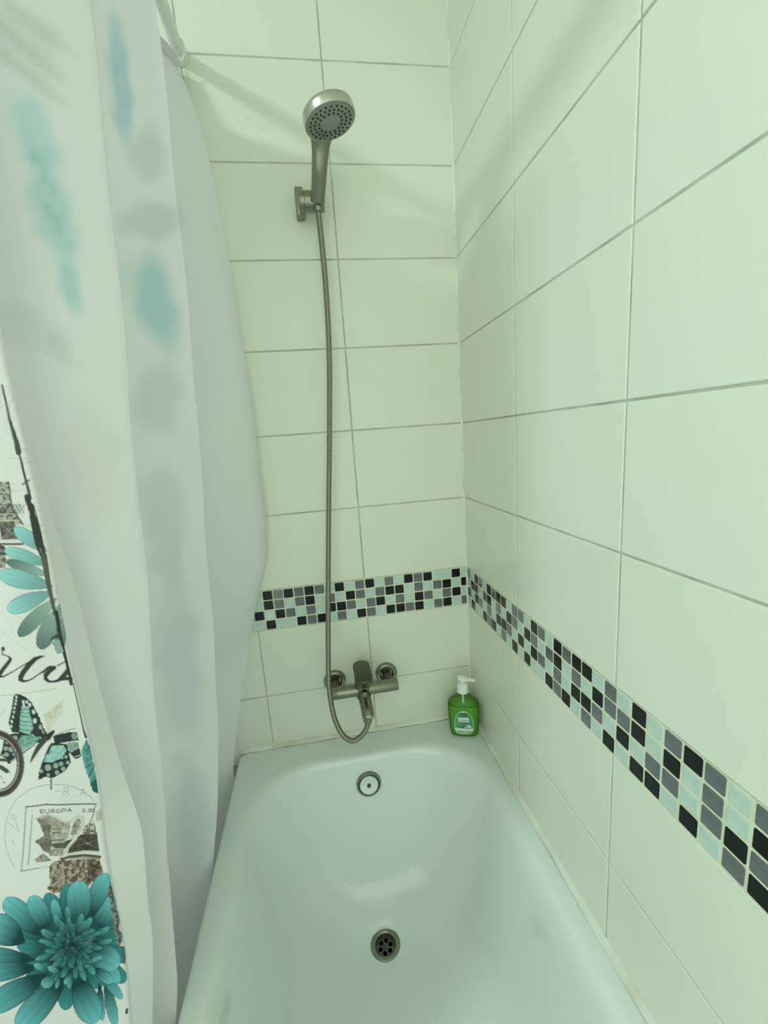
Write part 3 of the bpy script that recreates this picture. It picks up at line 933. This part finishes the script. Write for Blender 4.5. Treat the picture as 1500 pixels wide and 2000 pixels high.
# AU selects by where each patch lies; the valleys behind share the bands
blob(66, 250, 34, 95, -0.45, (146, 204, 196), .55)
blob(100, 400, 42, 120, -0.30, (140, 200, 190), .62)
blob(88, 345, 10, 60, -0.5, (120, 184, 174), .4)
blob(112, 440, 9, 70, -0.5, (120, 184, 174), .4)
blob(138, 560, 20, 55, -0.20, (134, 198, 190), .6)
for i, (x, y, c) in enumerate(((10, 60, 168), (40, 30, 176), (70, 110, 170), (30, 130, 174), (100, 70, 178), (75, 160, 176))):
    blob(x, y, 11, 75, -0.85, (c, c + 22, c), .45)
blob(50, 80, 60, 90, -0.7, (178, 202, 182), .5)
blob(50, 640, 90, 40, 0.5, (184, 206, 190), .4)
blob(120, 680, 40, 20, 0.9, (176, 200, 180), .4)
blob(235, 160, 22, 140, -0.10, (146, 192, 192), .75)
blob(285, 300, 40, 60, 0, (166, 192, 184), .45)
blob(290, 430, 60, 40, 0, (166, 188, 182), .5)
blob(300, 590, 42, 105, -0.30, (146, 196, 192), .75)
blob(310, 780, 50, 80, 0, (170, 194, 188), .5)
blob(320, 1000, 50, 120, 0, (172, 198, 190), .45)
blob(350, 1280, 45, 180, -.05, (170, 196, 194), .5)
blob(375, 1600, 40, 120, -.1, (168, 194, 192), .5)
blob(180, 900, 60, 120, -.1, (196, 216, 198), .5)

idx = np.arange(NZ * NCOL).reshape(NZ, NCOL)
quads = np.stack([idx[:-1, :-1], idx[1:, :-1], idx[1:, 1:], idx[:-1, 1:]], -1).reshape(-1, 4)
BASE = np.array([-0.66, -0.35, ZO - 0.93])


def grid_mesh(name, P, q, attrs):
    me = bpy.data.meshes.new(name)
    n = len(P)
    me.vertices.add(n)
    me.vertices.foreach_set('co', np.ascontiguousarray(P, dtype=np.float32).ravel())
    me.loops.add(len(q) * 4)
    me.loops.foreach_set('vertex_index', q.ravel().astype(np.int32))
    me.polygons.add(len(q))
    me.polygons.foreach_set('loop_start', np.arange(0, len(q) * 4, 4, dtype=np.int32))
    me.update(calc_edges=True)
    for nm, arr in attrs.items():
        at = me.color_attributes.new(nm, 'FLOAT_COLOR', 'POINT')
        rgba = np.ones((n, 4), np.float32)
        rgba[:, :3] = arr.reshape(-1, 3)
        at.data.foreach_set('color', rgba.ravel())
    me.shade_smooth()
    return me


mc = bpy.data.materials.new('printed_polyester')
mc.use_nodes = True
nt = mc.node_tree
nt.nodes.clear()
out = nt.nodes.new('ShaderNodeOutputMaterial')
geo = nt.nodes.new('ShaderNodeNewGeometry')
ao = nt.nodes.new('ShaderNodeAttribute'); ao.attribute_name = 'print_outer'
ai = nt.nodes.new('ShaderNodeAttribute'); ai.attribute_name = 'print_inner'
mixc = nt.nodes.new('ShaderNodeMix'); mixc.data_type = 'RGBA'
df = nt.nodes.new('ShaderNodeBsdfDiffuse')
tl_ = nt.nodes.new('ShaderNodeBsdfTranslucent')
ms = nt.nodes.new('ShaderNodeMixShader'); ms.inputs[0].default_value = 0.40
gs = nt.nodes.new('ShaderNodeBsdfGlossy'); gs.inputs[1].default_value = 0.45
ms2 = nt.nodes.new('ShaderNodeMixShader'); ms2.inputs[0].default_value = 0.03
nz = nt.nodes.new('ShaderNodeTexNoise'); nz.inputs['Scale'].default_value = 900; nz.inputs['Detail'].default_value = 2
bpn = nt.nodes.new('ShaderNodeBump'); bpn.inputs['Strength'].default_value = 0.10; bpn.inputs['Distance'].default_value = 0.0006
tcn = nt.nodes.new('ShaderNodeTexCoord')
L_ = nt.links.new
L_(geo.outputs['Backfacing'], mixc.inputs[0])
L_(ao.outputs['Color'], mixc.inputs[6]); L_(ai.outputs['Color'], mixc.inputs[7])
L_(mixc.outputs[2], df.inputs[0]); L_(mixc.outputs[2], tl_.inputs[0])
L_(df.outputs[0], ms.inputs[1]); L_(tl_.outputs[0], ms.inputs[2])
L_(ms.outputs[0], ms2.inputs[1]); L_(gs.outputs[0], ms2.inputs[2])
L_(tcn.outputs['Object'], nz.inputs['Vector']); L_(nz.outputs['Fac'], bpn.inputs['Height'])
L_(bpn.outputs['Normal'], df.inputs['Normal'])
L_(ms2.outputs[0], out.inputs[0])

curtain = tag(empty('shower_curtain', tuple(BASE)), 'white shower curtain printed with teal flowers and black script beside the tub', 'curtain')
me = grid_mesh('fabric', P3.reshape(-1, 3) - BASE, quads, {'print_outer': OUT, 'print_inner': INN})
me.materials.append(mc)
fabric = link('fabric', me, curtain)
# doubled top hem
top = P3[:3, ::2].copy()
nc2 = top.shape[1]
hp = []
for zz, off in ((0.004, 0.0), (0.002, 0.0022), (-0.03, 0.0022), (-0.03, -0.0022), (0.002, -0.0022), (0.004, 0.0)):
    r = P3[0, ::2].copy()
    tg = np.gradient(r[:, :2], axis=0); tg /= np.linalg.norm(tg, axis=1)[:, None] + 1e-9
    r[:, 0] += -tg[:, 1] * off; r[:, 1] += tg[:, 0] * off; r[:, 2] += zz
    r[:, 1] = np.minimum(r[:, 1], -0.003)
    hp.append(r)
HP = np.array(hp)
ix = np.arange(HP.shape[0] * nc2).reshape(HP.shape[0], nc2)
q = np.stack([ix[:-1, :-1], ix[1:, :-1], ix[1:, 1:], ix[:-1, 1:]], -1).reshape(-1, 4)
me = grid_mesh('top_hem', HP.reshape(-1, 3) - BASE, q, {'print_outer': np.ones((HP.shape[0], nc2, 3)) * WHITE, 'print_inner': np.ones((HP.shape[0], nc2, 3)) * WHITE})
me.materials.append(mc)
link('top_hem', me, curtain)

# rings between rod and curtain
bm = bmesh.new()
a_ = np.linspace(0, 2 * math.pi, 29)[:-1]
RR = 0.0235
pts = [Vector((RR * 0.72 * math.cos(t), 0, RR * math.sin(t))) for t in a_]
rg = []
for i, p in enumerate(pts):
    d = Vector((math.cos(a_[i]), 0, math.sin(a_[i])))
    rg.append([p + d * 0.0017 * math.cos(b) + Vector((0, 1, 0)) * 0.0017 * math.sin(b) for b in np.linspace(0, 2 * math.pi, 9)[:-1]])
rg.append(rg[0])
rings_to_bm(bm, rg, False, False)
bmesh.ops.remove_doubles(bm, verts=bm.verts, dist=1e-6)
ring0 = finish('curtain_ring', bm, M_plastic)
for i, y in enumerate((-0.035, -0.17, -0.31, -0.43, -0.55, -0.66)):
    o = ring0 if i == 0 else ring0.copy()
    if i: COL.objects.link(o)
    o.location = (RX, y, RODZ - 0.0105)
    tag(o, 'white plastic curtain ring looped over the white rod', 'ring', 'curtain rings on the rod')

# ------------------------------------------------------------------ shower holder, hand shower, hose
holder = tag(empty('shower_holder', (-0.371, 0, 0.90 + ZO)), 'brushed nickel wall bracket holding the hand shower', 'bracket')
bm = bmesh.new()
add_box(bm, (-0.3808, -0.030, 0.880 + ZO), (-0.3625, 0.0, 0.938 + ZO), 0.003, 3)
finish('wall_plate', bm, M_steel, holder)
bm = bmesh.new()
add_lathe(bm, (-0.3620, -0.046, 0.899 + ZO), (1, 0, 0), [(0.0195, -0.012), (0.0205, -0.010), (0.0205, -0.0004), (0.0198, 0.0), (0.0198, 0.0006), (0.0205, 0.001), (0.0205, 0.0415), (0.0195, 0.0425), (0.0001, 0.0425)], 40)
finish('swivel', bm, M_steel, holder)

FC = Vector(ray_on(645, 238, 1, -0.180))
NV = Vector((0.20, -0.02, -0.98)).normalized()
HB = Vector(ray_on(621, 391, 1, -0.066))
hs = tag(empty('hand_shower', tuple(HB)), 'round brushed nickel hand shower with dotted spray face, hung on the tiled wall', 'shower head')
bm = bmesh.new()
add_lathe(bm, FC, NV, [(0.001, -0.0235), (0.020, -0.0233), (0.036, -0.0225), (0.0450, -0.0205), (0.0485, -0.0175), (0.0498, -0.012), (0.0500, -0.004), (0.0495, 0.0), (0.0480, 0.0010), (0.0468, 0.0)], 64)
finish('head', bm, M_lsteel, hs)
bm = bmesh.new()
add_lathe(bm, FC, NV, [(0.0468, -0.002), (0.0466, 0.0012), (0.045, 0.0018), (0.0185, 0.0020), (0.0172, 0.0030), (0.001, 0.0034)], 56)
finish('spray_plate', bm, M_face, hs)
bm = bmesh.new()
a_, u_, v_ = frame(NV)
for r, n, o in ((0.0395, 24, 0), (0.0310, 22, .1), (0.0228, 15, .2)):
    for i in range(n):
        t = 2 * math.pi * i / n + o
        c = FC + u_ * r * math.cos(t) + v_ * r * math.sin(t)
        add_lathe(bm, c, NV, [(0.0020, 0.0010), (0.0019, 0.0030), (0.0013, 0.0036)], 8, False, True)
nz_ = finish('nozzles', bm, M_rubber, hs)
nz_['kind'] = 'stuff'
# handle: oval section swept into the back of the head
hd = HB - FC; hd = (hd - NV * hd.dot(NV)).normalized()
HT_ = FC - NV * 0.0125 + hd * 0.036
ctrl_pts = [HB, HB.lerp(HT_, 0.25), HB.lerp(HT_, 0.5) + Vector((0, 0.001, 0.0)), HB.lerp(HT_, 0.75) + Vector((0, 0.003, 0.002)), HT_]
cp = cat_rom([tuple(p) for p in ctrl_pts], 8)
bm = bmesh.new()
hax = (HT_ - HB).normalized()
ux = Vector((1, 0, 0)); ux = (ux - hax * ux.dot(hax)).normalized(); uy = hax.cross(ux)
rg = []
n = len(cp)
for e, kk in ((-0.004, 0.80), (-0.0032, 0.92), (-0.0015, 0.985)):
    rg.append([Vector(cp[0]) + hax * e + (ux * math.cos(t) * 0.0158 + uy * math.sin(t) * 0.0135) * kk for t in np.linspace(0, 2 * math.pi, 33)[:-1]])
for i, p in enumerate(cp):
    t = i / (n - 1)
    rx = np.interp(t, [0, .35, .52, .66, .8, 1], [0.0150, 0.0157, 0.0162, 0.0168, 0.0185, 0.026])
    ry = np.interp(t, [0, .45, .66, 1], [0.0135, 0.0138, 0.0125, 0.0085])
    rg.append([Vector(p) + ux * rx * math.copysign(abs(math.cos(a)) ** .85, math.cos(a)) + uy * ry * math.copysign(abs(math.sin(a)) ** .85, math.sin(a)) for a in np.linspace(0, 2 * math.pi, 33)[:-1]])
rings_to_bm(bm, rg)
finish('handle', bm, M_steel, hs)

hp = [ray_on(u, v, 1, y) for u, v, y in ((621, 402, -0.058), (623, 425, -0.056), (630, 490, -0.052), (637, 570, -0.048), (643, 690, -0.045), (643.5, 850, -0.048), (642, 1000, -0.056), (641, 1150, -0.072), (641, 1260, -0.092), (642, 1330, -0.112),
                                         (647, 1375, -0.126), (656, 1410, -0.136), (670, 1436, -0.146), (688, 1447, -0.153), (705, 1438, -0.157), (715, 1424, -0.160), (718.5, 1412, -0.162), (718, 1400, -0.162))]
cp = cat_rom(hp, 60)
seg = np.linalg.norm(np.diff(cp, axis=0), axis=1)
S = np.concatenate([[0], np.cumsum(seg)])
L = S[-1]
ns = int(L / 0.0008)
ss = np.linspace(0, L, ns)
hpts = np.stack([np.interp(ss, S, cp[:, i]) for i in range(3)], 1)
# one smoothing pass for an even curve
for _ in range(3): hpts[1:-1] = (hpts[:-2] + hpts[1:-1] * 2 + hpts[2:]) / 4
rad = 0.0064 + 0.00045 * np.sin(2 * math.pi * ss / 0.0032)
hose = tag(empty('shower_hose', tuple(hpts[-1])), 'ribbed metal shower hose looping from the mixer up to the hand shower', 'hose')
bm = bmesh.new()
add_tube(bm, hpts[6:-8], list(rad[6:-8]), 10)
finish('tube', bm, M_steel, hose, angle=80)
e0, e1 = Vector(hpts[0]), Vector(hpts[-1])
bm = bmesh.new()
d1 = (Vector(hpts[-1]) - Vector(hpts[-14])).normalized()
add_lathe(bm, e1 - d1 * 0.012, d1, [(0.0066, -0.006), (0.0086, -0.005), (0.0105, 0.0), (0.0108, 0.004), (0.0108, 0.0145)], 24)
finish('hose_nut', bm, M_steel, hose)
bm = bmesh.new()
d0 = (Vector(hpts[0]) - Vector(hpts[14])).normalized()
add_lathe(bm, e0 - d0 * 0.012, d0, [(0.0066, 0.0), (0.009, 0.001), (0.010, 0.008), (0.010, 0.013)], 24)
finish('hose_cone', bm, M_steel, hose)

# ------------------------------------------------------------------ bath mixer
BX, BY, BZ = -0.3275, -0.066, -0.2865 + ZO
mixer = tag(empty('bath_mixer', (BX, 0, BZ)), 'brushed nickel bath mixer with flat lever and two round wall flanges below the mosaic band', 'tap')
bm = bmesh.new()
x0, x1 = -0.4235, -0.2315
add_lathe(bm, (x0, BY, BZ), (1, 0, 0), [(0.0001, 0.001), (0.0145, 0.001), (0.0150, 0.0), (0.0162, 0.0008), (0.0165, 0.002), (0.0165, x1 - x0 - 0.002), (0.0160, x1 - x0 - 0.0006), (0.0001, x1 - x0)], 40)
body = finish('body', bm, M_steel, mixer)
for xe in (-0.4010, -0.2535):
    bm = bmesh.new()
    add_lathe(bm, (xe, 0.0, BZ), (0, -1, 0), [(0.0305, 0.0002), (0.0305, 0.008), (0.0295, 0.0105), (0.0270, 0.0120), (0.0205, 0.0122), (0.0185, 0.0105), (0.0170, 0.0060), (0.0120, 0.006)], 44)
    esc = finish('wall_flange', bm, M_steel, mixer)
    bm = bmesh.new()
    add_lathe(bm, (xe, 0.0, BZ), (0, -1, 0), [(0.0118, 0.004), (0.0118, 0.020), (0.0135, 0.021), (0.0135, 0.036), (0.0125, 0.038), (0.0125, 0.056)], 24)
    finish('union', bm, M_dsteel, esc)
bm = bmesh.new()
add_lathe(bm, (BX, BY, BZ), (0, 0, 1), [(0.0001, -0.0245), (0.017, -0.0245), (0.0205, -0.021), (0.0212, -0.012), (0.0212, 0.018), (0.0205, 0.030), (0.0205, 0.044), (0.0195, 0.046), (0.0001, 0.046)], 44)
finish('cartridge', bm, M_steel, mixer)
# lever: a stadium plate lying on the cartridge and reaching forward
bm = bmesh.new()


def stadium(r, yb, yf, z, n=20, xo=0.0):
    out = []
    for i in range(n + 1):
        a = math.pi * i / n
        out.append(Vector((BX + xo + r * math.cos(a), yb - r + r * math.sin(a), z)))
    for i in range(n + 1):
        a = math.pi + math.pi * i / n
        out.append(Vector((BX + xo + r * math.cos(a), yf + r + r * math.sin(a), z)))
    return out


zt = -0.2135 + ZO
rg = [stadium(0.0185, BY + 0.0185, -0.118, BZ + 0.040), stadium(0.0205, BY + 0.021, -0.140, BZ + 0.050), stadium(0.0222, BY + 0.0222, -0.1505, zt - 0.006), stadium(0.0224, BY + 0.0224, -0.152, zt - 0.002),
      stadium(0.0216, BY + 0.0216, -0.1512, zt - 0.0004), stadium(0.0205, BY + 0.0205, -0.150, zt)]
# slight rise towards the front
rings_to_bm(bm, rg)
finish('lever', bm, M_dsteel, mixer)
bm = bmesh.new()
add_lathe(bm, (BX, BY - 0.0185, BZ + 0.025), (0, -1, 0), [(0.0052, 0.0), (0.0052, 0.0036), (0.0040, 0.0036), (0.0036, 0.0022), (0.0001, 0.0022)], 20)
finish('indicator', bm, M_dark, mixer)
bm = bmesh.new()
sp = [(BX, BY - 0.010, BZ - 0.008), (BX, -0.10, BZ - 0.0085), (BX + 0.0005, -0.128, BZ - 0.0095), (BX + 0.001, -0.148, BZ - 0.0135), (BX + 0.001, -0.159, BZ - 0.0225)]
spc = cat_rom(sp, 6)
add_tube(bm, spc, list(np.linspace(0.0172, 0.0152, len(spc))), 28)
finish('spout', bm, M_steel, mixer)
bm = bmesh.new()
add_lathe(bm, Vector(spc[-1]), Vector(spc[-1]) - Vector(spc[-2]), [(0.0145, -0.003), (0.0157, -0.002), (0.0157, 0.0030), (0.0135, 0.0040)], 28)
finish('spout_ring', bm, M_lsteel, mixer)
bm = bmesh.new()
add_lathe(bm, (BX, -0.112, BZ - 0.0125), (0, 0, 1), [(0.0050, 0.012), (0.0050, 0.020), (0.0080, 0.021), (0.0082, 0.032), (0.0070, 0.036), (0.0001, 0.0365)], 24)
finish('diverter_knob', bm, M_steel, mixer)

# ------------------------------------------------------------------ soap bottle
SB = Vector((-0.0500, -0.0720, RZ + 0.0006))
face = Vector((CAM[0] - SB.x, CAM[1] - SB.y, 0)).normalized()      # label side
side = Vector((-face.y, face.x, 0))                                # to the right as seen
if side.x < 0: side = -side
bottle = tag(empty('soap_bottle', tuple(SB)), 'clear pump bottle of green liquid soap in the tub corner', 'bottle')


def oval(wd, dp, z, n=40, e=0.62):
    return [SB + side * wd * math.copysign(abs(math.cos(a)) ** e, math.cos(a)) + face * dp * math.copysign(abs(math.sin(a)) ** e, math.sin(a)) + Vector((0, 0, z)) for a in np.linspace(0, 2 * math.pi, n + 1)[:-1]]


BZS = [0, .004, .012, .03, .055, .080, .093, .101, .109, .116, .122, .127]


def bw(z):
    return np.interp(z, BZS, [.034, .0375, .0395, .0410, .0428, .0438, .0430, .037, .029, .021, .0155, .0135])


def bd(z):
    return np.interp(z, BZS, [.020, .0240, .0255, .0265, .0270, .0270, .0262, .024, .0205, .0175, .0145, .0135])


zs = [0, .0015, .004, .008, .014, .03, .045, .06, .075, .085, .093, .097, .101, .105, .109, .1125, .116, .119, .122, .127, .132]
bm = bmesh.new()
ee = lambda z: np.interp(z, [0, .08, .116, .127], [.55, .6, .9, 1.0])
rings_to_bm(bm, [oval(bw(min(z, .127)), bd(min(z, .127)), z, 40, ee(z)) for z in zs], True, False)
finish('shell', bm, mclear, bottle, angle=70)
bm = bmesh.new()
lz = [.002, .004, .008, .014, .03, .045, .06, .075, .085, .0925]
rings_to_bm(bm, [oval(bw(z) - .0012, bd(z) - .0012, z, 40, ee(z)) for z in lz])
finish('liquid', bm, M_liquid, bottle, angle=70)
bm = bmesh.new()
add_lathe(bm, SB, (0, 0, 1), [(0.0030, 0.010), (0.0030, 0.131)], 10)
finish('dip_tube', bm, M_lwhite, bottle)
bm = bmesh.new()
add_lathe(bm, SB, (0, 0, 1), [(0.0150, 0.127), (0.0160, 0.1275), (0.0160, 0.131), (0.0148, 0.132), (0.0146, 0.153), (0.0135, 0.155), (0.0066, 0.156), (0.0062, 0.164)], 32)
pump = finish('pump_collar', bm, M_plastic, bottle)
bm = bmesh.new()
pd = (side * 0.97 - face * 0.10 + Vector((0, 0, -0.22))).normalized()
hb = SB + Vector((0, 0, 0.1665))
rg = []
for s, wy, hz in ((-0.0135, .005, .003), (-0.0125, .0085, .0055), (-0.009, .0105, .0075), (0.0, .0112, .0085), (0.008, .0098, .0075), (0.016, .0074, .0058), (0.026, .0056, .0046), (0.034, .0048, .0040), (0.036, .0036, .0030)):
    c = hb + pd * s + Vector((0, 0, 0.0008))
    upv = Vector((0, 0, 1)); upv = (upv - pd * upv.dot(pd)).normalized(); sd = pd.cross(upv)
    rg.append([c + sd * wy * math.cos(a) + upv * hz * math.sin(a) for a in np.linspace(0, 2 * math.pi, 21)[:-1]])
rings_to_bm(bm, rg)
finish('pump_head', bm, M_plastic, bottle)


# label: curved plates just off the front of the bottle
def label_pt(x, z, off):
    wd, dp = bw(z), bd(z)
    k = min(abs(x) / wd, .99)
    c = k ** (1 / 0.6)
    y = dp * math.sqrt(max(1 - c * c, 0)) ** 0.6
    return SB + side * x + face * (y + off) + Vector((0, 0, z))


def label_grid(name, outline, m, off, par, nx_=22, nz_=26):
    """outline(z01) -> (xmin, xmax, z)"""
    bm = bmesh.new()
    vs = []
    for j in range(nz_ + 1):
        xa, xb, z = outline(j / nz_)
        vs.append([bm.verts.new(label_pt(xa + (xb - xa) * i / nx_, z, off)) for i in range(nx_ + 1)])
    for j in range(nz_):
        for i in range(nx_):
            try: bm.faces.new((vs[j][i], vs[j][i + 1], vs[j + 1][i + 1], vs[j + 1][i]))
            except ValueError: pass
    return finish(name, bm, m, par)


def lab_out(t, ins=0.0, z0=0.012, z1=0.085):
    z = z0 + ins + (z1 - z0 - 2 * ins) * t
    q = (z - z0) / (z1 - z0)
    half = np.interp(q, [0, .04, .12, .25, .5, .7, .82, .91, .96, 1.0], [.012, .0195, .0245, .0268, .0262, .0235, .0200, .0150, .0105, .003]) - ins
    half = max(half, .001)
    return (-half, half, z)


lab = label_grid('label', lambda t: lab_out(t), M_lpale, 0.0008, bottle)
label_grid('label_picture', lambda t: (lab_out(.26 + t * .68, .0018)[0], lab_out(.26 + t * .68, .0018)[1], lab_out(.26 + t * .68, .0018)[2]), M_lgreen, 0.0014, lab)
label_grid('label_foot', lambda t: lab_out(.02 + t * .235, .0006), M_lwhite, 0.0014, lab)
label_grid('label_panel', lambda t: (-.0150, .0140, .0515 + .0135 * t), M_lwhite, 0.0019, lab, 10, 5)
label_grid('label_meadow', lambda t: (-.016 + .016 * t, .0225, .0315 + .010 * t), M_teal, 0.0019, lab, 14, 5)


def text_on_label(txt, size, z, xo, m, shear=0.0):
    cu = bpy.data.curves.new('t', 'FONT')
    cu.body = txt; cu.size = size; cu.align_x = 'CENTER'; cu.shear = shear; cu.resolution_u = 2; cu.offset = size * 0.012
    ob = bpy.data.objects.new('t', cu)
    COL.objects.link(ob)
    dg = bpy.context.evaluated_depsgraph_get()
    m0 = bpy.data.meshes.new_from_object(ob.evaluated_get(dg))
    bpy.data.objects.remove(ob)
    bm = bmesh.new(); bm.from_mesh(m0)
    for v in bm.verts: v.co = label_pt(v.co.x + xo, z + v.co.y, 0.0024)
    finish('lettering', bm, m, lab, smooth=False)


text_on_label('Sume mets', 0.0090, 0.0172, 0.002, M_ink, 0.15)
text_on_label('SUME', 0.0072, 0.0745, 0.001, M_ink)
text_on_label('VEDELSEEP', 0.0052, 0.0690, 0.001, M_ink)
text_on_label('vedelseep', 0.0048, 0.0560, -0.001, M_ink)
bm = bmesh.new()
for x, z in ((.004, .0355), (.009, .0385), (.013, .0355), (.0165, .0385), (.0125, .041), (.018, .035)):
    for k in range(5):
        a = 2 * math.pi * k / 5
        c = [label_pt(x + .0016 * math.cos(a) + .0013 * math.cos(b), z + .0016 * math.sin(a) + .0013 * math.sin(b), 0.0024) for b in np.linspace(0, 2 * math.pi, 7)[:-1]]
        bm.faces.new([bm.verts.new(p) for p in c])
fl = finish('label_flowers', bm, M_lwhite, lab, smooth=False)
